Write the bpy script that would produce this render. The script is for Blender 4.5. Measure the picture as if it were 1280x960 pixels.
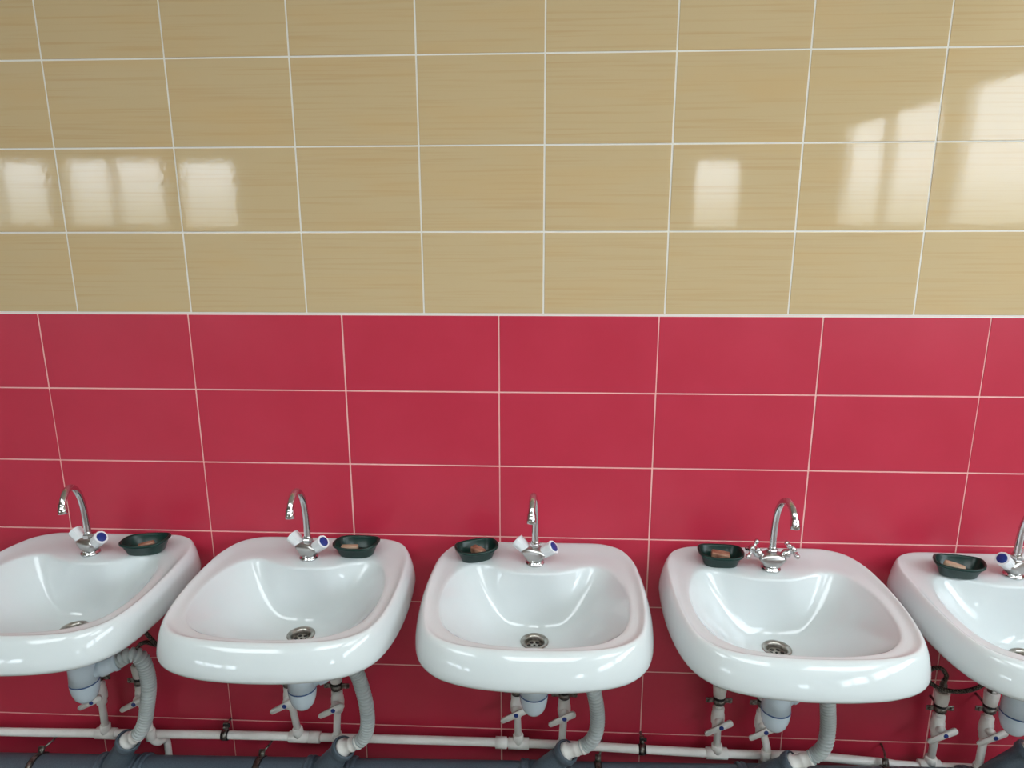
import bpy, bmesh, math, random
from mathutils import Vector, Matrix
random.seed(7)
for o in list(bpy.data.objects): bpy.data.objects.remove(o)
S = bpy.context.scene
COL = S.collection
pi = math.pi

# ------------------------------------------------------------------ camera
cd = bpy.data.cameras.new('camera'); cam = bpy.data.objects.new('camera', cd); COL.objects.link(cam)
yaw, pit, rol = -0.05048, 0.231077, -0.002672
fwd = Vector((math.sin(yaw)*math.cos(pit), math.cos(yaw)*math.cos(pit), -math.sin(pit)))
rt = Vector((math.cos(yaw), -math.sin(yaw), 0)); up = rt.cross(fwd)
r2 = rt*math.cos(rol) + up*math.sin(rol); u2 = r2.cross(fwd)
M = Matrix.Identity(4)
for i in range(3):
    M[i][0] = r2[i]; M[i][1] = u2[i]; M[i][2] = -fwd[i]
M[0][3], M[1][3], M[2][3] = 0, -1.76546, 0.23532
cam.matrix_world = M
cd.sensor_width = 36; cd.lens = 877.9/1280*36; cd.clip_start = .05
S.camera = cam

# ------------------------------------------------------------------ sky outside the windows
W = bpy.data.worlds.new('overcast'); S.world = W; W.use_nodes = True
nt = W.node_tree; nt.nodes.clear()
wo = nt.nodes.new('ShaderNodeOutputWorld'); bg = nt.nodes.new('ShaderNodeBackground')
tc = nt.nodes.new('ShaderNodeTexCoord'); sx = nt.nodes.new('ShaderNodeSeparateXYZ'); cr = nt.nodes.new('ShaderNodeValToRGB')
nt.links.new(tc.outputs['Generated'], sx.inputs[0]); nt.links.new(sx.outputs['Z'], cr.inputs[0])
cr.color_ramp.elements[0].position = 0.0; cr.color_ramp.elements[0].color = (.42, .45, .42, 1)
cr.color_ramp.elements[1].position = 0.06; cr.color_ramp.elements[1].color = (.82, .92, 1, 1)
nt.links.new(cr.outputs[0], bg.inputs['Color']); bg.inputs['Strength'].default_value = 8.5
nt.links.new(bg.outputs[0], wo.inputs[0])

# ------------------------------------------------------------------ exposure
S.view_settings.view_transform = 'Standard'; S.view_settings.look = 'None'
S.view_settings.exposure = 0.32; S.view_settings.gamma = 1.0; S.view_settings.use_curve_mapping = False

# ------------------------------------------------------------------ materials
def mat(name, col, rough=.5, metal=0, spec=.5, coat=0, **k):
    m = bpy.data.materials.new(name); m.use_nodes = True
    b = m.node_tree.nodes['Principled BSDF']
    b.inputs['Base Color'].default_value = (*col, 1); b.inputs['Roughness'].default_value = rough
    b.inputs['Metallic'].default_value = metal; b.inputs['Specular IOR Level'].default_value = spec
    b.inputs['Coat Weight'].default_value = coat; b.inputs['Coat Roughness'].default_value = .04
    return m
def noise_col(m, c1, c2, scale=(8, 8, 8), detail=4, lo=.35, hi=.65, bump=0, rnd=False, bscale=None):
    n = m.node_tree; b = n.nodes['Principled BSDF']
    t = n.nodes.new('ShaderNodeTexCoord'); mp = n.nodes.new('ShaderNodeMapping'); mp.inputs['Scale'].default_value = scale
    n.links.new(t.outputs['Object'], mp.inputs[0])
    if rnd:
        oi = n.nodes.new('ShaderNodeObjectInfo'); mu = n.nodes.new('ShaderNodeMath'); mu.operation = 'MULTIPLY'; mu.inputs[1].default_value = 37
        cx = n.nodes.new('ShaderNodeCombineXYZ'); n.links.new(oi.outputs['Random'], mu.inputs[0])
        for i in range(3): n.links.new(mu.outputs[0], cx.inputs[i])
        n.links.new(cx.outputs[0], mp.inputs['Location'])
    nz = n.nodes.new('ShaderNodeTexNoise'); nz.inputs['Detail'].default_value = detail; nz.inputs['Scale'].default_value = 1
    n.links.new(mp.outputs[0], nz.inputs['Vector'])
    r = n.nodes.new('ShaderNodeValToRGB'); r.color_ramp.elements[0].position = lo; r.color_ramp.elements[1].position = hi
    r.color_ramp.elements[0].color = (*c1, 1); r.color_ramp.elements[1].color = (*c2, 1)
    n.links.new(nz.outputs[0], r.inputs[0]); n.links.new(r.outputs[0], b.inputs['Base Color'])
    if bump:
        src = nz
        if bscale:
            src = n.nodes.new('ShaderNodeTexNoise'); src.inputs['Scale'].default_value = bscale; src.inputs['Detail'].default_value = 2
            n.links.new(t.outputs['Object'], src.inputs['Vector'])
        bp = n.nodes.new('ShaderNodeBump'); bp.inputs['Strength'].default_value = 1; bp.inputs['Distance'].default_value = bump
        n.links.new(src.outputs[0], bp.inputs['Height']); n.links.new(bp.outputs[0], b.inputs['Normal'])
    return m, r

BEIGE = (.56, .41, .185)
m_beige, rb = noise_col(mat('beige_glazed_tile', BEIGE, .05), (.55, .385, .205), (.58, .44, .25), scale=(3.0, 3.0, 150), detail=5, lo=.28, hi=.50, bump=.00007, rnd=True, bscale=60)
# broad soft warm clouds on top of the streaks
def clouds(m, ramp, c2, scale=(3, 3, 14)):
    n = m.node_tree; b = n.nodes['Principled BSDF']; t = n.nodes.new('ShaderNodeTexCoord'); mp = n.nodes.new('ShaderNodeMapping')
    mp.inputs['Scale'].default_value = scale
    n.links.new(t.outputs['Object'], mp.inputs[0])
    oi = n.nodes.new('ShaderNodeObjectInfo'); mu = n.nodes.new('ShaderNodeMath'); mu.operation = 'MULTIPLY'; mu.inputs[1].default_value = 91
    cx = n.nodes.new('ShaderNodeCombineXYZ'); n.links.new(oi.outputs['Random'], mu.inputs[0])
    for i in range(3): n.links.new(mu.outputs[0], cx.inputs[i])
    n.links.new(cx.outputs[0], mp.inputs['Location'])
    nz = n.nodes.new('ShaderNodeTexNoise'); nz.inputs['Scale'].default_value = 1; nz.inputs['Detail'].default_value = 2
    n.links.new(mp.outputs[0], nz.inputs['Vector'])
    r = n.nodes.new('ShaderNodeValToRGB'); r.color_ramp.elements[0].position = .5; r.color_ramp.elements[1].position = .8
    r.color_ramp.elements[0].color = (0, 0, 0, 1); r.color_ramp.elements[1].color = (.55, .55, .55, 1)
    n.links.new(nz.outputs[0], r.inputs[0])
    mx = n.nodes.new('ShaderNodeMix'); mx.data_type = 'RGBA'
    n.links.new(r.outputs[0], mx.inputs['Factor']); n.links.new(ramp.outputs[0], mx.inputs['A']); mx.inputs['B'].default_value = (*c2, 1)
    n.links.new(mx.outputs['Result'], b.inputs['Base Color'])
clouds(m_beige, rb, (.60, .41, .20))
m_red, _ = noise_col(mat('red_satin_tile', (.45, .02, .04), .33), (.50, .027, .060), (.53, .032, .068), scale=(6, 6, 6), detail=3, bump=.00012, rnd=True, bscale=900)
m_grout_w = mat('white_grout', (.76, .74, .69), .8)
m_grout_p = mat('red_bleed_grout', (.82, .50, .46), .8)  # reflected light from the red tiles, put into the grout colour as pink
m_cer, _ = noise_col(mat('white_sanitary_glaze', (.80, .81, .80), .05, coat=0), (.64, .695, .705), (.67, .725, .735), scale=(5, 5, 5))
m_chrome = mat('chrome', (.62, .62, .62), .12, 1)
m_chrome_s = mat('satin_cast_metal', (.50, .49, .48), .28, 1)
m_steel, _ = noise_col(mat('drain_steel', (.4, .39, .36), .3, 1), (.30, .28, .25), (.52, .50, .46), scale=(60, 60, 60))
m_hole = mat('drain_hole_dark', (.012, .011, .01), .6)
m_knob = mat('white_knob_plastic', (.80, .84, .86), .25)
m_blue = mat('blue_cap', (.010, .035, .22), .3)
m_redcap = mat('red_cap', (.40, .02, .02), .3)
m_green, _ = noise_col(mat('dark_green_plastic', (.005, .035, .028), .28, spec=.35), (.0025, .020, .016), (.004, .032, .025), scale=(20, 20, 20), bump=.0004)
m_soap, _ = noise_col(mat('brown_soap', (.35, .15, .09), .5), (.20, .07, .035), (.50, .28, .19), scale=(40, 90, 60), detail=6, bump=.0008)
m_soap_p, _ = noise_col(mat('pale_soap', (.5, .36, .24), .5), (.42, .27, .17), (.58, .44, .32), scale=(40, 40, 60), detail=6, bump=.0006)
m_trap = mat('bluish_white_plastic', (.70, .83, .92), .22)
m_pvc, _ = noise_col(mat('white_pipe_plastic', (.68, .68, .63), .4), (.82, .81, .77), (.87, .87, .84), scale=(25, 25, 25))
m_corr, _ = noise_col(mat('grey_corrugated_plastic', (.46, .49, .49), .42), (.47, .52, .52), (.58, .64, .64), scale=(18, 18, 10))
m_grey, _ = noise_col(mat('grey_sewer_plastic', (.07, .09, .115), .42), (.070, .100, .130), (.098, .135, .170), scale=(300, 300, 300), bump=.0001)
m_rub = mat('black_rubber', (.012, .012, .012), .5)
m_zinc, _ = noise_col(mat('dull_zinc', (.30, .28, .24), .38, 1), (.12, .11, .09), (.38, .37, .34), scale=(90, 90, 90))
m_line = mat('blue_seal', (.03, .10, .28), .4)
m_seal = mat('white_sealant', (.72, .68, .66), .6)
# braided hose
m_braid = mat('braided_hose', (.2, .18, .14), .4, .6)
n = m_braid.node_tree; vt = n.nodes.new('ShaderNodeTexVoronoi'); vt.inputs['Scale'].default_value = 330; tcc = n.nodes.new('ShaderNodeTexCoord')
n.links.new(tcc.outputs['Object'], vt.inputs['Vector']); rr = n.nodes.new('ShaderNodeValToRGB')
rr.color_ramp.elements[0].color = (.30, .26, .20, 1); rr.color_ramp.elements[1].color = (.03, .028, .024, 1); rr.color_ramp.elements[1].position = .6
n.links.new(vt.outputs['Distance'], rr.inputs[0]); n.links.new(rr.outputs[0], n.nodes['Principled BSDF'].inputs['Base Color'])
m_plaster, _ = noise_col(mat('cream_plaster', (.62, .56, .44), .8), (.60, .54, .42), (.66, .60, .48), scale=(2, 2, 2))
m_ceil = mat('white_ceiling', (.80, .80, .78), .85)
m_floor, _ = noise_col(mat('grey_floor_tile', (.22, .20, .18), .35), (.19, .17, .15), (.26, .24, .21), scale=(3, 3, 3))
m_frame = mat('white_window_frame', (.78, .80, .80), .3)
m_glass = bpy.data.materials.new('window_glass'); m_glass.use_nodes = True
n = m_glass.node_tree; n.nodes.clear(); o_ = n.nodes.new('ShaderNodeOutputMaterial'); mx = n.nodes.new('ShaderNodeMixShader')
tr = n.nodes.new('ShaderNodeBsdfTransparent'); gl = n.nodes.new('ShaderNodeBsdfGlossy'); gl.inputs['Roughness'].default_value = .02
mx.inputs[0].default_value = .06; n.links.new(tr.outputs[0], mx.inputs[1]); n.links.new(gl.outputs[0], mx.inputs[2]); n.links.new(mx.outputs[0], o_.inputs[0])
m_fill = bpy.data.materials.new('added_fill_glow'); m_fill.use_nodes = True
b = m_fill.node_tree.nodes['Principled BSDF']; b.inputs['Emission Color'].default_value = (.90, .98, 1, 1); b.inputs['Emission Strength'].default_value = 5.8  # glow of the added ceiling fill panels

# ------------------------------------------------------------------ mesh helpers
def obj(name, bm, m, parent=None, smooth=True, loc=None, rot=None):
    me = bpy.data.meshes.new(name)
    bmesh.ops.recalc_face_normals(bm, faces=bm.faces)
    bm.to_mesh(me); bm.free()
    for mm in (m if isinstance(m, (list, tuple)) else [m]): me.materials.append(mm)
    if smooth:
        for p in me.polygons: p.use_smooth = True
    o = bpy.data.objects.new(name, me); COL.objects.link(o)
    if parent: o.parent = parent
    if loc: o.location = loc
    if rot: o.rotation_euler = rot
    return o
def sharp(o, deg=35):
    me = o.data; bm = bmesh.new(); bm.from_mesh(me)
    for e in bm.edges:
        if len(e.link_faces) == 2 and e.calc_face_angle(0) > math.radians(deg): e.smooth = False
    bm.to_mesh(me); bm.free(); return o
def empty(name, loc, rz=0, rx=0):
    o = bpy.data.objects.new(name, None); COL.objects.link(o); o.location = loc; o.rotation_euler = (rx, 0, rz); o.empty_display_size = .05
    return o
def tag(o, label, cat, group=None):
    o['label'] = label; o['category'] = cat
    if group: o['group'] = group
    return o
def struct(name, bm, m, parent=None, **k):
    o = obj(name, bm, m, parent, smooth=False, **k); o['kind'] = 'structure'; return o
def box(bm, c, s, mi=0, rot=None, bev=0):
    r = bmesh.ops.create_cube(bm, size=1)
    vs = r['verts']
    for v in vs: v.co = Vector((v.co.x*s[0], v.co.y*s[1], v.co.z*s[2]))
    if bev:
        es = list({e for v in vs for e in v.link_edges})
        bb = bmesh.ops.bevel(bm, geom=es, offset=bev, segments=2, affect='EDGES', profile=.6)
        vs = list({v for f in bb['faces'] for v in f.verts} | {v for v in vs if v.is_valid})
    for v in vs:
        if rot is not None: v.co = rot @ v.co
        v.co += Vector(c)
    for f in {f for v in vs for f in v.link_faces}: f.material_index = mi
def loft(bm, rings, closed=True, cap0=False, cap1=False, mi=0):
    R = [[bm.verts.new(p) for p in r] for r in rings]
    n = len(R[0])
    for a, b_ in zip(R, R[1:]):
        for i in range(n if closed else n-1):
            j = (i+1) % n
            f = bm.faces.new((a[i], a[j], b_[j], b_[i])); f.material_index = mi
    if cap0: bm.faces.new(R[0]).material_index = mi
    if cap1: bm.faces.new(R[-1]).material_index = mi
    return R
def lathe(bm, prof, seg=24, c=(0, 0, 0), axis=(0, 0, 1), mi=0, cap=True):
    q = Vector((0, 0, 1)).rotation_difference(Vector(axis).normalized())
    rings = [[Vector(c) + q @ Vector((r*math.cos(2*pi*i/seg), r*math.sin(2*pi*i/seg), z)) for i in range(seg)] for r, z in prof]
    return loft(bm, rings, cap0=cap, cap1=cap, mi=mi)
def catmull(pts, n=8, closed=False):
    P = [Vector(p) for p in pts]; out = []
    N = len(P)
    for i in range(N if closed else N-1):
        if closed: a, b_, c, d = P[i-1], P[i], P[(i+1) % N], P[(i+2) % N]
        else: a, b_, c, d = P[max(i-1, 0)], P[i], P[i+1], P[min(i+2, N-1)]
        for k in range(n):
            t = k/n
            out.append(.5*((2*b_) + (c-a)*t + (2*a-5*b_+4*c-d)*t*t + (3*b_-a-3*c+d)*t**3))
    if not closed: out.append(P[-1])
    return out
def resample(path, step):
    L = [0]
    for a, b_ in zip(path, path[1:]): L.append(L[-1] + (b_-a).length)
    n = max(2, int(L[-1]/step)); out = []; j = 0
    for i in range(n+1):
        s = L[-1]*i/n
        while j < len(L)-2 and L[j+1] < s: j += 1
        d = L[j+1]-L[j]; out.append(path[j].lerp(path[j+1], (s-L[j])/d if d else 0))
    return out
def tube(bm, path, rad, seg=14, cap=True, mi=0):
    path = [Vector(p) for p in path]; N = len(path)
    tang = [(path[min(i+1, N-1)]-path[max(i-1, 0)]).normalized() for i in range(N)]
    ref = Vector((0, 0, 1)) if abs(tang[0].z) < .9 else Vector((1, 0, 0))
    nrm = tang[0].cross(ref).normalized(); rings = []
    for i in range(N):
        if i: nrm = (tang[i-1].rotation_difference(tang[i]) @ nrm)
        nrm = (nrm - tang[i]*nrm.dot(tang[i])).normalized(); bi = tang[i].cross(nrm)
        r = rad(i) if callable(rad) else (rad[i] if isinstance(rad, (list, tuple)) else rad)
        rings.append([path[i] + (nrm*math.cos(2*pi*k/seg) + bi*math.sin(2*pi*k/seg))*r for k in range(seg)])
    loft(bm, rings, cap0=cap, cap1=cap, mi=mi)
def ring_band(bm, c, axis, r, w, th, seg=24, mi=0):      # hollow strap round a pipe
    lathe_prof = [(r, -w/2), (r+th, -w/2), (r+th, w/2), (r, w/2), (r, -w/2)]
    lathe(bm, lathe_prof, seg, c, axis, mi, cap=False)
def polyprism(bm, pts, d0, d1, f):                     # outline extruded, f maps (a,b,d)->Vector
    A = [bm.verts.new(f(a, b_, d0)) for a, b_ in pts]; B = [bm.verts.new(f(a, b_, d1)) for a, b_ in pts]
    bm.faces.new(A); bm.faces.new(B)
    for i in range(len(pts)):
        j = (i+1) % len(pts); bm.faces.new((A[i], A[j], B[j], B[i]))

# ------------------------------------------------------------------ room shell
XL, XR, YB, ZF, ZC = -9.0, 2.7, -8.0, -1.45, 1.75
bm = bmesh.new(); box(bm, ((XL+XR)/2, YB/2, ZF-.05), (XR-XL+.6, -YB+.6, .1)); struct('floor', bm, m_floor)
bm = bmesh.new(); box(bm, ((XL+XR)/2, YB/2, ZC+.05), (XR-XL+.6, -YB+.6, .1)); struct('ceiling', bm, m_ceil)
# tiled wall: a grout bed carrying the tiles
XB0, BW, XR0, RW, TH = -1.22162, .303, -1.33162, .403, .203
TY = .0     # tile face plane
bm = bmesh.new()
box(bm, ((XL+XR)/2, .0612, (ZC+0)/2), (XR-XL+.3, .12, ZC), 0)
box(bm, ((XL+XR)/2, .0612, (ZF-.0)/2), (XR-XL+.3, .12, -ZF), 1)
box(bm, ((XL+XR)/2, .05, -.0027), (XR-XL+.3, .0985, .0040), 0)
wall = struct('wall_back', bm, [m_grout_w, m_grout_p])
bm = bmesh.new(); box(bm, ((XL+XR)/2, .02, (ZC+6*TH)/2+.002), (XR-XL, .042, ZC-6*TH-.004)); struct('trim_1', bm, m_plaster)
def tile_mesh(w, h, name, m, bev):
    bm = bmesh.new(); box(bm, (0, 0, 0), (w, .009, h), bev=bev)
    me = bpy.data.meshes.new(name); bm.to_mesh(me); bm.free(); me.materials.append(m)
    return me
tb = tile_mesh(BW-.0040, TH-.0038, 'glazed_beige_tile', m_beige, .0010)
tr_ = tile_mesh(RW-.0034, TH-.0036, 'satin_red_tile', m_red, .0010)
tr_top = tile_mesh(RW-.0034, TH-.0056, 'satin_red_tile', m_red, .0010)
BT = {}   # individual set of some beige tiles (degrees): (col,row):(rx,rz)
def put_tile(me, name, x, z, rx, rz):
    o = bpy.data.objects.new(name, me); COL.objects.link(o); o.parent = wall
    o.location = (x, TY+.0045, z); o.rotation_euler = (math.radians(rx), 0, math.radians(rz)); return o
for c in range(-6, 14):
    for r in range(0, 6):
        x = XB0 + (c+.5)*BW; z = (r+.5)*TH
        rx, rz = BT.get((c, r), (random.uniform(-.12, .12), random.uniform(-.18, .18)))
        put_tile(tb, 'beige_tile', x, z+.001, rx, rz)
for c in range(-4, 11):
    for r in range(-7, 0):
        x = XR0 + (c+.5)*RW; z = (r+.5)*TH
        put_tile(tr_top if r == -1 else tr_, 'red_tile', x+random.uniform(-.0006, .0006), z-(.0011 if r == -1 else 0), random.uniform(-.1, .1), random.uniform(-.12, .12))

# other walls with window openings: list of (a0,a1,z0,z1) along the wall
def wall_open(name, fixed, axis, a0, a1, opens, m, th=.3):
    bm = bmesh.new()
    xs = sorted({a0, a1, *[o[0] for o in opens], *[o[1] for o in opens]}); zs = sorted({ZF, ZC, *[o[2] for o in opens], *[o[3] for o in opens]})
    for i in range(len(xs)-1):
        for j in range(len(zs)-1):
            cx, cz = (xs[i]+xs[i+1])/2, (zs[j]+zs[j+1])/2
            if any(o[0] < cx < o[1] and o[2] < cz < o[3] for o in opens): continue
            s = xs[i+1]-xs[i]; h = zs[j+1]-zs[j]
            if axis == 'x': box(bm, (cx, fixed, cz), (s, th, h))
            else: box(bm, (fixed, cx, cz), (th, s, h))
    return struct(name, bm, m)
WINX = [(-8.4, -6.92), (-6.80, -5.30), (-5.08, -4.22), (1.95, 2.62)]          # far wall windows
WINY = [(-3.30, -.50), (-5.30, -3.50)]                        # right wall windows; first one lengthened out of view to add side light
Z0, Z1 = .10, 1.06
ZR0, ZR1 = .15, 1.10
wall_open('wall_front', YB-.15, 'x', XL-.3, XR+.3, [(a, b_, Z0, Z1) for a, b_ in WINX], m_plaster)
wall_open('wall_right', XR+.06, 'y', YB, .12, [(a, b_, ZR0, ZR1) for a, b_ in WINY], m_plaster, .12)
bm = bmesh.new(); box(bm, (XL-.15, YB/2, (ZF+ZC)/2), (.3, -YB+.24, ZC-ZF)); struct('wall_left', bm, m_plaster)
def window(k, axis, fixed, a0, a1, z0, z1, panes):
    e = bpy.data.objects.new('window_%d' % k, None); COL.objects.link(e); e['kind'] = 'structure'
    bm = bmesh.new(); f = .05
    P = (lambda a, z: (a, fixed, z)) if axis == 'x' else (lambda a, z: (fixed, a, z))
    Sz = (lambda s, h, t=.06: (s, t, h)) if axis == 'x' else (lambda s, h, t=.06: (t, s, h))
    box(bm, P((a0+a1)/2, z0+f/2), Sz(a1-a0, f)); box(bm, P((a0+a1)/2, z1-f/2), Sz(a1-a0, f))
    for i in range(panes+1):
        a = a0 + (a1-a0)*i/panes; w = f if i in (0, panes) else .09
        a = a+f/2 if i == 0 else (a-f/2 if i == panes else a)
        box(bm, P(a, (z0+z1)/2), Sz(w, z1-z0, .07))
    obj('window_frame', bm, m_frame, e, smooth=False)
    bm = bmesh.new(); box(bm, P((a0+a1)/2, (z0+z1)/2), Sz(a1-a0-.02, z1-z0-.02, .006)); obj('pane', bm, m_glass, e, smooth=False)
    ld = bpy.data.lights.new('window_portal', 'AREA'); ld.shape = 'RECTANGLE'; ld.size = a1-a0; ld.size_y = z1-z0; ld.cycles.is_portal = True
    l = bpy.data.objects.new('window_portal', ld); COL.objects.link(l)
    if axis == 'x': l.location = (*P((a0+a1)/2, 0)[:2], (z0+z1)/2); l.location.y = fixed-.05; l.rotation_euler = (math.radians(90), 0, pi)
    else: l.location = (fixed+.05, (a0+a1)/2, (z0+z1)/2); l.rotation_euler = (math.radians(90), 0, pi/2)
for k, (a, b_) in enumerate(WINX): window(k+1, 'x', YB-.1, a, b_, Z0, Z1, 1 if k >= 2 else 2)
for k, (a, b_) in enumerate(WINY): window(k+5, 'y', XR+.06, a, b_, ZR0, ZR1, 3-k)
# glowing panels added to raise the light level, unseen above and behind the viewer
FILLS = [(-1.9, -2.3, 'left one of the row of three'), (.1, -2.3, 'middle one of the row of three'), (1.95, -2.3, 'right one of the row of three')]
w = 1.2
for i, (x, y, lw) in enumerate(FILLS):
    e = empty('added_fill_light', (x, y, ZC)); tag(e, 'added square white fill panel on the unseen ceiling, '+lw, 'fill light', 'added fill panels')
    bm = bmesh.new(); box(bm, (0, 0, -.03), (w+.04, 1.24, .06)); obj('fill_housing', bm, m_frame, e, smooth=False)
    bm = bmesh.new(); box(bm, (0, 0, -.064), (w, 1.2, .008)); obj('fill_panel', bm, m_fill, e, smooth=False)

# ------------------------------------------------------------------ wash basin
NA = 128; CC = (0, .26)
def polar(half):
    pts = [Vector((w, v, 0)) for w, v in half]
    full = pts + [Vector((-p.x, p.y, 0)) for p in reversed(pts[1:-1])]
    d = catmull(full, 10, closed=True)
    an = [(math.atan2(p.x, p.y-CC[1]) % (2*pi), math.hypot(p.x, p.y-CC[1])) for p in d]; an.sort()
    def f(t):
        t %= 2*pi
        for i in range(len(an)):
            a, ra = an[i-1]; b_, rb_ = an[i]
            if i == 0: a -= 2*pi
            if a <= t <= b_: return ra + (rb_-ra)*((t-a)/(b_-a) if b_ > a else 0)
        a, ra = an[-1]; b_, rb_ = an[0][0]+2*pi, an[0][1]
        return ra + (rb_-ra)*(t-a)/(b_-a)
    return [f(2*pi*i/NA) for i in range(NA)]
SIL = polar([(0, .001), (.08, .001), (.152, .001), (.190, .008), (.230, .035), (.254, .092), (.262, .160), (.265, .240), (.262, .315), (.251, .388), (.231, .440), (.192, .479), (.132, .502), (.066, .512), (0, .5145)])
BWL = polar([(0, .162), (.045, .159), (.085, .144), (.122, .127), (.155, .125), (.185, .147), (.206, .195), (.217, .25), (.216, .32), (.202, .378), (.178, .415), (.138, .445), (.075, .462), (0, .467)])
def sm(a, b_, x): t = min(1, max(0, (x-a)/(b_-a))); return t*t*(3-2*t)
def drop(v): return -.0095*sm(.12, .46, v)
def hgt(v): return .0785 - .001*sm(.0, .36, v)
def P(i, r):
    t = 2*pi*i/NA; return (r*math.sin(t), CC[1] + r*math.cos(t))
DR = .034; DC = (0, .232); DZ = -.155
def basin_mesh():
    rings = []
    def ring(fr, fz):
        out = []
        for i in range(NA):
            x, v = P(i, fr(i)); v = max(v, .0015); out.append(Vector((x, -v, fz(i, v))))
        rings.append(out)
    # bowl, from the drain outwards
    for s in (0, .06, .14, .24, .36, .48, .6, .7, .79, .86, .92, .96, .985, 1.0):
        out = []
        for i in range(NA):
            t = 2*pi*i/NA; bx, bv = P(i, BWL[i]); dx, dv = DC[0]+DR*math.sin(t), DC[1]+DR*math.cos(t)
            ex, ev = .185*math.sin(t), .285+.145*math.cos(t); w = s**2.6
            bx2, bv2 = ex+(bx-ex)*w, ev+(bv-ev)*w
            x = dx+(bx2-dx)*s; v = dv+(bv2-dv)*s; zt = drop(bv)-.0112*(1-.45*sm(.5, 1, math.cos(t)))
            f = .12*s + .88*s**2.6
            out.append(Vector((x, -v, DZ + (zt-DZ)*f)))
        rings.append(out)
    # S = widest line of the apron, RG = crest of the raised rim
    def front(i): return sm(.5, 1, math.cos(2*pi*i/NA))
    def back(i): return sm(.55, .9, -math.cos(2*pi*i/NA))
    S_ = [SIL[i]+.012*(1-.92*back(i)) for i in range(NA)]
    RG = [S_[i]-(.023+.019*front(i)-.016*back(i)) for i in range(NA)]
    L = lambda i, t: BWL[i]+(RG[i]-BWL[i])*t
    dz = lambda i: 1-.45*front(i)
    def ringd(fr, k): 
        out = []
        for i in range(NA):
            x, v = P(i, fr(i)); v = max(v, .0012); out.append(Vector((x, -v, drop(v)+k*dz(i))))
        rings.append(out)
    for t, z in ((.04, -.0088), (.12, -.0072), (.3, -.0068), (.55, -.0066), (.72, -.0052), (.85, -.0024), (.94, -.0005), (1.0, 0)): ringd(lambda i: L(i, t), z)
    for u, z in ((.08, -.0003), (.20, -.0022), (.34, -.0065), (.48, -.0130), (.62, -.0215), (.78, -.0340), (.91, -.0480), (1.0, -.0620)):
        ring(lambda i: S_[i]-(S_[i]-RG[i])*(1-u), lambda i, v: drop(v)+z)
    for off, z in ((-.001, .010), (-.0045, .0050), (-.010, .0012), (-.017, 0)):
        ring(lambda i: S_[i]+off, lambda i, v: drop(v)-hgt(v)+z)
    ring(lambda i: S_[i]-.028, lambda i, v: drop(v)-hgt(v)+.008)
    for s, z in ((.80, -.075), (.6, -.115), (.35, -.15), (.14, -.168)):
        out = []
        for i in range(NA):
            x, v = P(i, SIL[i]-.03); out.append(Vector((DC[0]+(x-DC[0])*s, -(DC[1]+(v-DC[1])*s), z)))
        rings.append(out)
    bm = bmesh.new(); loft(bm, rings)
    me = bpy.data.meshes.new('basin'); bmesh.ops.recalc_face_normals(bm, faces=bm.faces); bm.to_mesh(me); bm.free(); me.materials.append(m_cer)
    for p in me.polygons: p.use_smooth = True
    return me
BASIN = basin_mesh()
def drain_parts(root):
    bm = bmesh.new()
    lathe(bm, [(.0345, .003), (.034, .0045), (.031, .0050), (.0255, .0035), (.0235, .000), (.0225, -.008), (.0215, -.012)], 32, (0, 0, 0), cap=False)
    a = obj('drain_flange', bm, m_steel, root, loc=(0, -DC[1], DZ-.0015))
    bm = bmesh.new()
    lathe(bm, [(.0225, -.014), (.0225, -.009), (.018, -.0085), (.0, -.0085)], 32, cap=False)
    g = obj('drain_grate', bm, m_steel, root, loc=(0, -DC[1], DZ-.0015))
    bm = bmesh.new()
    for k in range(6):
        lathe(bm, [(.0046, -.0085), (.0046, -.0078), (.0002, -.0078)], 12, (.0135*math.cos(k*pi/3), .0135*math.sin(k*pi/3), 0), cap=False)
    lathe(bm, [(.003, -.0085), (.003, -.0075), (.0002, -.0075)], 12, cap=False)
    obj('drain_hole', bm, m_hole, g)
def seal(root):
    bm = bmesh.new(); rnd = random.Random(3)
    pts = [Vector((-.172+.344*i/60, -.0012, -.0070+rnd.uniform(-.0008, .0010))) for i in range(61)]
    tube(bm, pts, lambda i: .0016+rnd.uniform(-.0009, .0009), 8)
    return obj('sealant_bead', bm, m_seal, root)
SX = [-1.190, -.606, -.024, .561, 1.143]
TPX = [-1.2035, -.6155, -.0255, .5705, 1.165]
SZ = [-.6190, -.6190, -.6205, -.6225, -.6265]
WHERE = ['at the far left, cut off by the photo edge', 'second from left in the row', 'standing in the middle of the row, seen head-on', 'fourth from left, the one with the cross-handled tap', 'at the far right, cut off by the photo edge']
def basin(i):
    r = empty('wash_basin', (SX[i], 0, SZ[i]))
    tag(r, 'white ceramic wash basin '+WHERE[i], 'basin', 'wash basins along the tiled wall')
    o = bpy.data.objects.new('bowl', BASIN); COL.objects.link(o); o.parent = r
    drain_parts(r); seal(r)
    return r
for i in range(5): basin(i)

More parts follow.
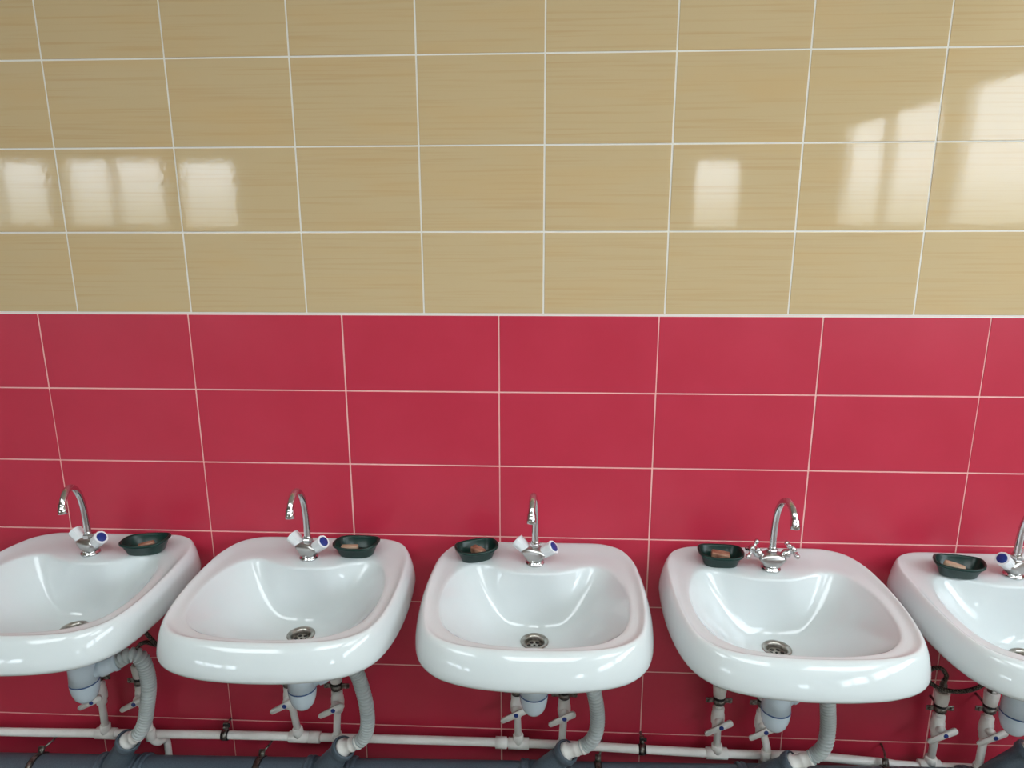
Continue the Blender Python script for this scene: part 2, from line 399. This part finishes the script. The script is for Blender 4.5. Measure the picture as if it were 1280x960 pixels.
# ------------------------------------------------------------------ taps
SPOUT = [(0, .046), (0, .075), (.001, .105), (.005, .138), (.015, .170), (.034, .195), (.058, .207), (.080, .203), (.096, .190), (.104, .176)]
def make_tap(i, yaw, spout_yaw, cross=False, cold=1):
    r = empty('mixer_tap', (TPX[i], -.112, SZ[i]-.0066))
    names = ['on the leftmost basin', 'on the basin second from left', 'on the middle basin', 'with four-armed cross handles on the fourth basin', 'on the rightmost basin']
    tag(r, ('chrome gooseneck mixer tap ' if cross else 'chrome gooseneck mixer tap with white knobs ')+names[i], 'tap', 'mixer taps on the basins')
    Rz = Matrix.Rotation(yaw, 3, 'Z')
    bm = bmesh.new()
    lathe(bm, [(.0235, 0), (.0245, .002), (.0240, .005), (.0205, .0075), (.0185, .011), (.019, .014)], 28)
    obj('tap_base', bm, m_chrome, r)
    # cast body: wide shoulders narrowing to the foot
    bm = bmesh.new(); rings = []
    for z, a, b_ in ((.010, .0185, .017), (.014, .0200, .018), (.024, .0290, .0205), (.032, .0345, .0205), (.0365, .0325, .0195), (.042, .0240, .0165), (.046, .0150, .013)):
        rr_ = []
        for k in range(24):
            t = 2*pi*k/24; c, s = math.cos(t), math.sin(t); e = .5
            rr_.append(Rz @ Vector((a*abs(c)**e*(1 if c > 0 else -1), b_*abs(s)**e*(1 if s > 0 else -1), z)))
        rings.append(rr_)
    loft(bm, rings, cap0=True, cap1=True); obj('tap_body', bm, m_chrome_s, r)
    bm = bmesh.new(); lathe(bm, [(.0125, .044), (.0138, .046), (.0138, .0545), (.0125, .056)], 6); lathe(bm, [(.0105, .056), (.0105, .061), (.0092, .063)], 20)
    sharp(obj('collar_nut', bm, m_chrome, r))
    Rs = Matrix.Rotation(spout_yaw, 3, 'Z')
    path = [Rs @ p for p in catmull([(0, -a, z) for a, z in SPOUT], 6)]
    bm = bmesh.new(); tube(bm, path, .0084, 18)
    sp = obj('spout', bm, m_chrome, r)
    d = (path[-1]-path[-2]).normalized(); d = (d+Vector((0, 0, -1.6))).normalized()
    bm = bmesh.new(); lathe(bm, [(.0086, -.006), (.0105, -.003), (.0107, .004), (.0112, .0045), (.0112, .0165), (.0104, .018), (.0088, .018), (.0086, .013), (.0001, .013)], 22, path[-1], d, cap=False)
    obj('aerator', bm, m_chrome, sp)
    for sgn in (-1, 1):
        dr = (Rz @ Vector((sgn*math.cos(math.radians(38)), 0, math.sin(math.radians(38))))).normalized(); c0 = Vector((0, 0, .016))
        bm = bmesh.new()
        if not cross:
            lathe(bm, [(.0125, .018), (.0125, .027), (.009, .028), (.009, .032)], 16, c0, dr); st = obj('valve_stem', bm, m_rub if False else m_chrome_s, r)
            prof = [(.0142, .026), (.0150, .029), (.0178, .0630), (.0172, .0645)]
            bm = bmesh.new(); q = Vector((0, 0, 1)).rotation_difference(dr); rings = []
            for rad, zz in prof:
                rings.append([c0 + q @ Vector((rad*(1-.07*(k % 2))*math.cos(2*pi*k/16+.2)*1.03, rad*(1-.07*(k % 2))*math.sin(2*pi*k/16+.2), zz)) for k in range(16)])
            # eight flat facets with shallow grooves between
            rings = []
            for rad, zz in prof:
                ring = []
                for k in range(8):
                    for dd, f in ((-.30, 1.0), (.30, 1.0), (.3927, .955)):
                        t = 2*pi*k/8 + dd; ring.append(c0 + q @ Vector((rad*f*math.cos(t), rad*f*math.sin(t), zz)))
                rings.append(ring)
            loft(bm, rings, cap0=True, cap1=True); kn = sharp(obj('knob', bm, m_knob, r), 20)
            bm = bmesh.new(); lathe(bm, [(.0125, .0640), (.0125, .0656), (.0112, .0664), (.0001, .0666)], 20, c0, dr, cap=False)
            obj('blue_cap' if sgn == cold else 'red_cap', bm, m_blue if sgn == cold else (m_redcap if i == 4 else m_knob), kn)
        else:
            lathe(bm, [(.0125, .016), (.0120, .026), (.0095, .034), (.0110, .040), (.0125, .046), (.0095, .052), (.0065, .056), (.0070, .060)], 20, c0, dr)
            st = obj('valve_stem', bm, m_chrome, r)
            bm = bmesh.new(); lathe(bm, [(.0085, .056), (.0100, .058), (.0100, .068), (.0080, .071), (.0001, .072)], 20, c0, dr, cap=False)
            q = Vector((0, 0, 1)).rotation_difference(dr); hc = c0+dr*.062
            for k in range(4):
                t = 2*pi*k/4 + .5; u = q @ Vector((math.cos(t), math.sin(t), 0))
                lathe(bm, [(.0050, .004), (.0038, .013), (.0042, .016), (.0060, .019), (.0066, .023), (.0056, .0265), (.0022, .029)], 14, hc, u)
            obj('cross_handle', bm, m_chrome, r)
    # threaded shank below the deck
    bm = bmesh.new(); lathe(bm, [(.014, -.135), (.014, .001)], 16); obj('threaded_shank', bm, m_zinc, r)
    return r
Y = math.radians
make_tap(0, Y(-20), Y(11)); make_tap(1, Y(-20), Y(0)); make_tap(2, Y(-20), Y(-4))
make_tap(3, Y(0), Y(6), cross=True); make_tap(4, Y(22), Y(10), cold=-1)

# ------------------------------------------------------------------ soap dishes and soap
def dish(i, x, v, rz, label, n=2.5, pt=0.0, a=.057, b_=.043):
    r = empty('soap_dish', (x, -v, SZ[i]-.0066), rz)
    tag(r, label, 'soap dish', 'dark green soap dishes')
    def ring(A, B, z, wav=0, e=None):
        out = []; ex = 2/(e or n)
        for k in range(48):
            t = 2*pi*k/48; c, s = math.cos(t), math.sin(t)
            px = A*abs(c)**ex*(1 if c > 0 else -1); py = B*abs(s)**ex*(1 if s > 0 else -1)
            g = 1 + pt*max(0, math.cos(t-.45))**10 + pt*max(0, math.cos(t-.45-pi))**10
            out.append(Vector((px*g, py*g, z + wav*math.cos(2*t))))
        return out
    bm = bmesh.new()
    R = [ring(.001, .001, 0), ring(.038, .024, 0), ring(.041, .027, .002), ring(a-.006, b_-.006, .027), ring(a-.003, b_-.003, .029, .002), ring(a, b_, .031, .002), ring(a, b_, .036, .002),
         ring(a-.0035, b_-.0035, .0375, .002), ring(a-.006, b_-.006, .033, .002), ring(.043, .028, .007), ring(.039, .024, .0045), ring(.001, .001, .004)]
    loft(bm, R); obj('dish_body', bm, m_green, r)
    bm = bmesh.new()
    for k in range(-3, 4):
        box(bm, (k*.010, 0, .0052), (.003, .034-.002*abs(k), .003), bev=.0008)
    obj('drain_ribs', bm, m_green, r)
    return r
def soap(i, x, v, rz, s, m, label, tilt=(0, 0)):
    s = [q*1.12 for q in s]; bm = bmesh.new(); box(bm, (0, 0, 0), s, bev=min(s)*.3)
    bmesh.ops.subdivide_edges(bm, edges=bm.edges[:], cuts=1, smooth=.3)
    o = obj('soap_bar', bm, m, loc=(x, -v, SZ[i]-.0066+.0085+s[2]*.62), rot=(tilt[0], tilt[1], rz))
    tag(o, label, 'soap', 'used soap bars'); return o
dish(0, -1.060, .096, .16, 'dark green plastic soap dish on the leftmost basin, holding reddish soap', pt=.10)
soap(0, -1.060, .094, .45, (.036, .016, .013), m_soap, 'small reddish-brown soap piece in the dish on the leftmost basin', (0, -.12))
dish(1, -.495, .086, -.02, 'dark green plastic soap dish on the basin second from left, holding pale soap', pt=.08)
soap(1, -.515, .085, .06, (.040, .018, .012), m_soap_p, 'pale beige soap piece in the dish on the basin second from left')
dish(2, -.178, .090, .40, 'dark green oval soap dish left of the tap on the middle basin', n=2.5)
soap(2, -.174, .092, -.75, (.038, .018, .018), m_soap, 'brown soap piece lying slantwise in the dish on the middle basin')
dish(3, .449, .088, -.05, 'dark green soap dish beside the cross-handled tap on the fourth basin', n=3.0)
soap(3, .452, .079, -.15, (.042, .020, .015), m_soap, 'brown soap piece in the dish on the fourth basin', (.1, .1))
dish(4, 1.030, .112, -.16, 'dark green soap dish on the rightmost basin', pt=.10)
soap(4, 1.022, .108, -.62, (.042, .018, .015), m_soap_p, 'tan soap piece lying slantwise in the dish on the rightmost basin', (0, .1))

# ------------------------------------------------------------------ bottle traps with corrugated hoses
ORD = ['leftmost basin', 'basin second from left', 'middle basin', 'fourth basin', 'rightmost basin']
TX = [-1.186, -.614, -.025, .572, 1.145]
TB = [-.984, -.984, -.979, -1.003, -.992]
HOSE = [   # hose centre lines
 [(-1.140, -.205, -.900), (-1.108, -.200, -.885), (-1.084, -.195, -.872), (-1.062, -.185, -.882), (-1.055, -.175, -.925), (-1.064, -.16, -.990), (-1.082, -.15, -1.055), (-1.100, -.145, -1.115), (-1.128, -.138, -1.160), (-1.162, -.13, -1.188)],
 [(-.570, -.205, -.905), (-.535, -.20, -.890), (-.508, -.19, -.890), (-.491, -.175, -.915), (-.481, -.165, -.965), (-.474, -.155, -1.030), (-.475, -.15, -1.095), (-.492, -.14, -1.145), (-.520, -.135, -1.170), (-.548, -.13, -1.186)],
 [(.020, -.205, -.905), (.060, -.20, -.880), (.093, -.19, -.880), (.119, -.175, -.925), (.135, -.165, -.985), (.142, -.155, -1.050), (.138, -.15, -1.100), (.122, -.14, -1.138), (.096, -.135, -1.160), (.068, -.13, -1.174)],
 [(.618, -.205, -.925), (.655, -.20, -.895), (.690, -.19, -.890), (.715, -.175, -.930), (.728, -.165, -.990), (.738, -.155, -1.055), (.738, -.15, -1.110), (.724, -.14, -1.148), (.700, -.135, -1.170), (.672, -.13, -1.186)],
 [(1.192, -.205, -.910), (1.23, -.20, -.885), (1.265, -.19, -.885), (1.295, -.175, -.93), (1.31, -.165, -.98), (1.315, -.155, -1.03), (1.312, -.15, -1.07), (1.300, -.14, -1.10), (1.275, -.13, -1.125)]]
SOCK = []
for i in range(5):
    e = empty('bottle_trap', (TX[i], -DC[1], SZ[i]-.17))
    tag(e, 'white bottle trap with a corrugated grey hose under the '+ORD[i], 'drain trap', 'bottle traps under the basins')
    z0 = TB[i]-(SZ[i]-.17)
    bm = bmesh.new()
    lathe(bm, [(.030, 0), (.030, -.03), (.022, -.032), (.022, z0+.175), (.030, z0+.17), (.0335, z0+.16), (.0345, z0+.150), (.0345, z0+.145), (.0335, z0+.140), (.0335, z0+.100), (.0350, z0+.062)], 36)
    obj('trap_body', bm, m_trap, e)
    bm = bmesh.new(); lathe(bm, [(.0345, z0+.0625), (.0358, z0+.0605), (.0358, z0+.0590), (.0345, z0+.0575)], 36); obj('seal_ring', bm, m_line, e)
    bm = bmesh.new(); lathe(bm, [(.0350, z0+.0590), (.0352, z0+.050), (.0330, z0+.034), (.0275, z0+.017), (.0190, z0+.006), (.010, z0+.001), (.0004, z0)], 36, cap=False); obj('trap_cup', bm, m_trap, e)
    inv = Vector((-TX[i], DC[1], -(SZ[i]-.17)))
    H = [Vector(p)+inv for p in HOSE[i]]
    bm = bmesh.new(); c = Vector((0, 0, H[0].z-.006))
    d = (H[1]-c).normalized()
    lathe(bm, [(.020, .02), (.020, .040), (.0235, .041), (.0235, .058), (.0215, .060), (.0215, .075), (.0235, .076), (.0235, .083), (.019, .084)], 24, c, d, cap=False)
    obj('trap_outlet', bm, m_trap, e)
    path = resample(catmull([c+d*.07]+H[1:], 12), .00125)
    # denser rings: pitch of about five millimetres
    rnd = random.Random(i); ph = [0]
    for k in range(len(path)): ph.append(ph[-1] + 2*pi*.00125/(.0102+.0016*math.sin(k*.05+i)))
    N = len(path)
    def rad(k):
        a = 1 if k < N-34 else 0
        return .0198 - (.0078*(.5+.5*math.sin(ph[k]))**2.5 if a else .0028)
    bm = bmesh.new(); tube(bm, path, rad, 18); obj('corrugated_hose', bm, m_corr, e)
    dd = (path[-1]-path[-30]).normalized(); ep = path[-1]
    bm = bmesh.new(); lathe(bm, [(.0170, -.050), (.0192, -.048), (.0192, -.043), (.0176, -.041), (.0176, -.029), (.0192, -.027), (.0192, -.022), (.0180, -.020), (.0188, -.003), (.0245, -.001), (.0245, .012), (.018, .013)], 28, ep, dd); obj('hose_end_sleeve', bm, m_pvc, e)
    SOCK.append((ep-inv, dd))

# ------------------------------------------------------------------ grey sewer pipe
GV, GZ, GR = .093, -1.322, .053
GS = .023; gz = lambda x: GS*(x+.5)          # the pipe falls slightly towards the left
g = empty('sewer_pipe', (0, -GV, GZ))
tag(g, 'long dark grey plastic sewer pipe along the wall under the basins', 'drain pipe')
bm = bmesh.new(); tube(bm, [(q, 0, gz(q)) for q in (-2.6, -1, 1, 2.69)], GR, 40); obj('main_pipe', bm, m_grey, g)
for i in range(5):
    ep, dd = SOCK[i]; ep = ep - Vector((0, -GV, GZ)); ep = ep + dd*.004
    foot = Vector((ep.x-.092, 0, gz(ep.x-.092))); L = (ep-foot).length; ax = (ep-foot).normalized()
    bm = bmesh.new(); lathe(bm, [(.036, 0), (.034, L*.45), (.0285, L-.030), (.0285, L-.018), (.0315, L-.016), (.0330, L-.010), (.0330, L+.002), (.0310, L+.006), (.0275, L+.006), (.0260, L-.006), (.0240, L-.012)], 36, foot, ax, cap=False)
    b1 = obj('branch_socket', bm, m_grey, g)
    x0 = ep.x-.045
    bm = bmesh.new()
    tube(bm, [(x0-.065, 0, gz(x0-.065)), (x0+.045, 0, gz(x0+.045))], GR+.0025, 40)
    for s in (-1, 1):
        c = x0-.0105+s*.060
        lathe(bm, [(GR+.001, -.013), (GR+.0055, -.011), (GR+.0065, -.004), (GR+.0045, -.002), (GR+.0045, .002), (GR+.0065, .004), (GR+.0055, .011), (GR+.001, .013)], 40, (c, 0, gz(c)), (1, 0, GS))
    obj('tee_body', bm, m_grey, g)
for k, x in enumerate([-1.480, -.815, .155, .945]):
    bm = bmesh.new(); ring_band(bm, (x, 0, gz(x)), (1, 0, GS), GR-.001, .020, .0025, 36); ring_band(bm, (x, 0, gz(x)), (1, 0, GS), GR+.001, .013, .0030, 36, 1)
    u = Vector((0, .45, .89)).normalized(); c = Vector((x, 0, gz(x)))+u*(GR+.010)
    q = Vector((0, 0, 1)).rotation_difference(u).to_matrix()
    box(bm, c, (.016, .004, .022), 1, rot=q); box(bm, c+Vector((0, -.004, 0)), (.016, .004, .022), 1, rot=q)
    lathe(bm, [(.0045, -.009), (.0045, .009)], 6, c, q @ Vector((0, 1, 0)), mi=1)
    tube(bm, [c, c+Vector((.012, .03, .006)), c+Vector((.016, .062-.0, .009))], .0032, 8, mi=1)
    obj('pipe_clamp', bm, [m_rub, m_zinc], g)

# ------------------------------------------------------------------ white supply pipe
PV = .040
def pz(x):
    T = [(-2.6, -1.266), (-1.62, -1.252), (-1.35, -1.246), (-.93, -1.236), (-.65, -1.2335), (-.18, -1.230), (.10, -1.232), (.39, -1.2400), (.57, -1.2420), (.75, -1.2400), (.94, -1.2530), (1.2, -1.262), (2.9, -1.240)]
    for (a, za), (b_, zb) in zip(T, T[1:]):
        if a <= x <= b_: return za+(zb-za)*(x-a)/(b_-a)
p = empty('water_supply_pipe', (0, -PV, -1.24)); tag(p, 'long white plastic water pipe along the wall just above the grey sewer pipe', 'water pipe')
bm = bmesh.new(); tube(bm, catmull([(x, 0, pz(x)+1.24) for x in (-2.6, -1.62, -1.35, -.93, -.65, -.18, .10, .39, .57, .75, .94, 1.2, 2.69)], 4), .0120, 20); obj('pipe_run', bm, m_pvc, p)
for x, w in ((-.038, 1), (-.665, 1)):
    bm = bmesh.new(); sgn = -1 if x > -.3 else 1; cx = -.071-.050 if sgn < 0 else -.713+.048
    lathe(bm, [(.0125, -.017), (.0165, -.016), (.0165, .016), (.0125, .017)], 24, (cx, 0, pz(cx)+1.24), (1, 0, 0)); obj('pipe_coupling', bm, m_pvc, p)
for x in (-.931, .281):
    bm = bmesh.new(); c = Vector((x, 0, pz(x)+1.24)); ring_band(bm, c, (1, 0, 0), .0118, .020, .003, 24, 0); ring_band(bm, c, (1, 0, 0), .0140, .012, .002, 24, 1)
    box(bm, c+Vector((0, .010, .024)), (.013, .010, .022), 1, bev=.001); box(bm, c+Vector((.003, .006, .028)), (.020, .006, .010), 0, bev=.001)
    lathe(bm, [(.0045, 0), (.0045, .006), (.002, .007)], 6, c+Vector((0, .002, .026)), (0, -1, 0), mi=1)
    tube(bm, [c+Vector((0, .012, .024)), c+Vector((0, PV, .024))], .0032, 8, mi=1)
    obj('pipe_clip', bm, [m_rub, m_zinc], p)

# ------------------------------------------------------------------ risers with ball valves and clamps
def riser(x, xb, zc, zv, tee, label, v=.050, cov=False, hidden=False, ang=29):
    e = empty('water_riser', (x, -v, zv)); tag(e, label, 'water valve', 'valved risers feeding the taps')
    P0 = Vector((x, -v, zv)); L = lambda a, b_, c: Vector((a, b_, c))-P0
    zb = pz(xb)
    bm = bmesh.new()
    if tee:
        tube(bm, [L(x, -v, zc+.03), L(x, -v, zv), L(xb, -PV, zb)], .0100, 18)
    else:
        tube(bm, catmull([L(x, -v, zc+.03), L(x, -v, zv), L(xb, -v-.008, zb+.050), L(xb+.002, -v-.008, zb+.010), L(xb+.008, -v+.010, zb-.018), L(xb+.010, -.016, zb-.040), L(xb+.010, -.014, zb-.11)], 6), .0100, 18)
    obj('riser_pipe', bm, m_pvc, e)
    bm = bmesh.new()
    if tee:
        lathe(bm, [(.0125, -.030), (.0162, -.029), (.0162, .029), (.0125, .030)], 24, L(xb, -PV, zb), (1, 0, 0))
        dr = (L(x, -v, zv)-L(xb, -PV, zb)).normalized(); lathe(bm, [(.0150, .006), (.0150, .030), (.0135, .032), (.0105, .032)], 24, L(xb, -PV, zb), dr)
        obj('tee_fitting', bm, m_pvc, e)
    else:
        lathe(bm, [(.0105, -.004), (.0140, -.003), (.0145, .026), (.0130, .029), (.0105, .029)], 22, L(xb, -v-.008, zb+.012), (0, 0, 1))
        obj('elbow_fitting', bm, m_pvc, e)
    # valve body
    bm = bmesh.new()
    lathe(bm, [(.0105, -.034), (.0140, -.032), (.0145, -.020), (.0175, -.014), (.0185, .0), (.0175, .014), (.0160, .020), (.0160, .034), (.0105, .036)], 24)
    lathe(bm, [(.0125, .008), (.0120, .026), (.0080, .028), (.0075, .036)], 20, (0, 0, .004), (0, -1, -.12))
    obj('valve_body', bm, m_pvc, e)
    R = Matrix.Rotation(Y(-ang), 3, 'Y'); hub = Vector((0, -.036, .002))
    pts = []
    for k in range(9): a = pi/2+pi*k/8; pts.append((-.042+.0066*math.cos(a), .0066*math.sin(a)))
    for k in range(9): a = -pi/2+pi*k/8; pts.append((.025+.0092*math.cos(a), .0092*math.sin(a)))
    bm = bmesh.new(); polyprism(bm, pts, .0, -.007, lambda a, b_, d: hub + R @ Vector((a, d, b_)))
    bmesh.ops.bevel(bm, geom=[ed for ed in bm.edges if ed.calc_face_angle(0) > 1], offset=.0014, segments=2, affect='EDGES')
    lv = obj('valve_lever', bm, m_pvc, e)
    bm = bmesh.new(); lathe(bm, [(.0062, -.001), (.0062, .0015), (.0052, .0025), (.0001, .0027)], 18, hub+Vector((0, -.007, 0)), (0, -1, 0), cap=False); obj('blue_button', bm, m_blue, lv)
    # clamp
    zz = zc-zv; bm = bmesh.new()
    lathe(bm, [(.0105, -.010), (.0150, -.0095), (.0150, .0095), (.0105, .010)], 24, (0, 0, zz))
    obj('clamp_rubber', bm, m_rub, e)
    bm = bmesh.new(); ring_band(bm, (0, 0, zz), (0, 0, 1), .0148, .012, .002, 24)
    for s in (-1, 1):
        box(bm, (s*.0265, 0, zz), (.019, .005, .014), bev=.0012)
        lathe(bm, [(.0052, 0), (.0052, .004), (.0035, .0055)], 6, (s*.029, -.0025, zz), (0, -1, 0))
    tube(bm, [(0, .0155, zz), (0, v, zz)], .0035, 8)
    obj('pipe_clamp', bm, m_zinc, e)
    # ribbed coupling and metal nut
    bm = bmesh.new(); rings = []
    for rad_, z_ in ((.0125, .012), (.0165, .014), (.0185, .036), (.0190, .050), (.0170, .052)):
        rings.append([Vector(((rad_-(.0008 if k % 2 else 0))*math.cos(2*pi*k/36), (rad_-(.0008 if k % 2 else 0))*math.sin(2*pi*k/36), zz+z_)) for k in range(36)])
    loft(bm, rings, cap0=True, cap1=True); obj('ribbed_coupling', bm, m_pvc, e)
    bm = bmesh.new(); lathe(bm, [(.0135, zz+.050), (.0135, zz+.056), (.0110, zz+.058), (.0110, zz+.072), (.0085, zz+.075), (.0075, zz+.088)], 6)
    sharp(obj('hose_nut', bm, m_zinc, e))
    return Vector((x, -v, zc+.085))
RS = [(-1.284, -1.293, -1.046, -1.102, 1, .05), (-1.152, -1.138, -1.046, -1.094, 0, .062), (-.725, -.711, -1.046, -1.094, 1, .05), (-.583, -.588, -1.043, -1.093, 0, .062),
      (-.0755, -.071, -1.050, -1.099, 1, .05), (.057, .053, -1.048, -1.096, 0, .062), (.484, .491, -1.061, -1.118, 1, .05), (.600, .618, -1.055, -1.118, 0, .062),
      (1.078, 1.080, -1.064, -1.120, 1, .05), (1.199, 1.192, -1.052, -1.112, 0, .062)]
TOPS = []
for k, (x, xb, zc, zv, tee, v) in enumerate(RS):
    side = 'left' if k % 2 == 0 else 'right'
    TOPS.append(riser(x, xb, zc, zv, tee, 'white %s-hand water riser with blue-dotted lever valve under the %s' % (side, ORD[k//2]), v))
# braided hoses from the risers up to the taps
MID = [[(-1.277, -.05, -.93), (-1.26, -.07, -.85)],
       [(-1.152, -.05, -.945), (-1.128, -.05, -.930), (-1.095, -.055, -.935), (-1.09, -.08, -.90), (-1.13, -.10, -.82)],
       [(-.729, -.05, -.93), (-.68, -.07, -.85)],
       [(-.575, -.05, -.93), (-.50, -.045, -.895), (-.44, -.05, -.895), (-.420, -.06, -.865), (-.45, -.09, -.81), (-.54, -.11, -.78)],
       [(-.076, -.05, -.93), (-.05, -.07, -.85)],
       [(.055, -.06, -.93), (.02, -.08, -.85)],
       [(.482, -.05, -.955), (.44, -.04, -.925), (.395, -.045, -.915), (.378, -.06, -.89), (.42, -.09, -.83), (.51, -.11, -.78)],
       [(.60, -.06, -.93), (.59, -.08, -.85)],
       [(1.080, -.052, -.962), (1.066, -.050, -.944), (1.045, -.048, -.945), (1.028, -.050, -.965), (1.045, -.066, -.985), (1.090, -.080, -.990), (1.140, -.085, -.975), (1.165, -.095, -.93), (1.155, -.11, -.83)],
       [(1.200, -.06, -.93), (1.17, -.08, -.85)]]
for k, pts in enumerate(MID):
    i = k//2; s = -1 if k % 2 == 0 else 1
    P_ = [TOPS[k]-Vector((0, 0, .004))]+[Vector(q) for q in pts]+[Vector((TPX[i]+s*.006, -.112, SZ[i]-.140))]
    bm = bmesh.new(); tube(bm, catmull(P_, 8), .0058, 12)
    o = obj('braided_hose', bm, m_braid)
    tag(o, 'braided hose from the %s-hand riser to the tap of the %s' % ('left' if s < 0 else 'right', ORD[i]), 'hose', 'braided tap hoses')
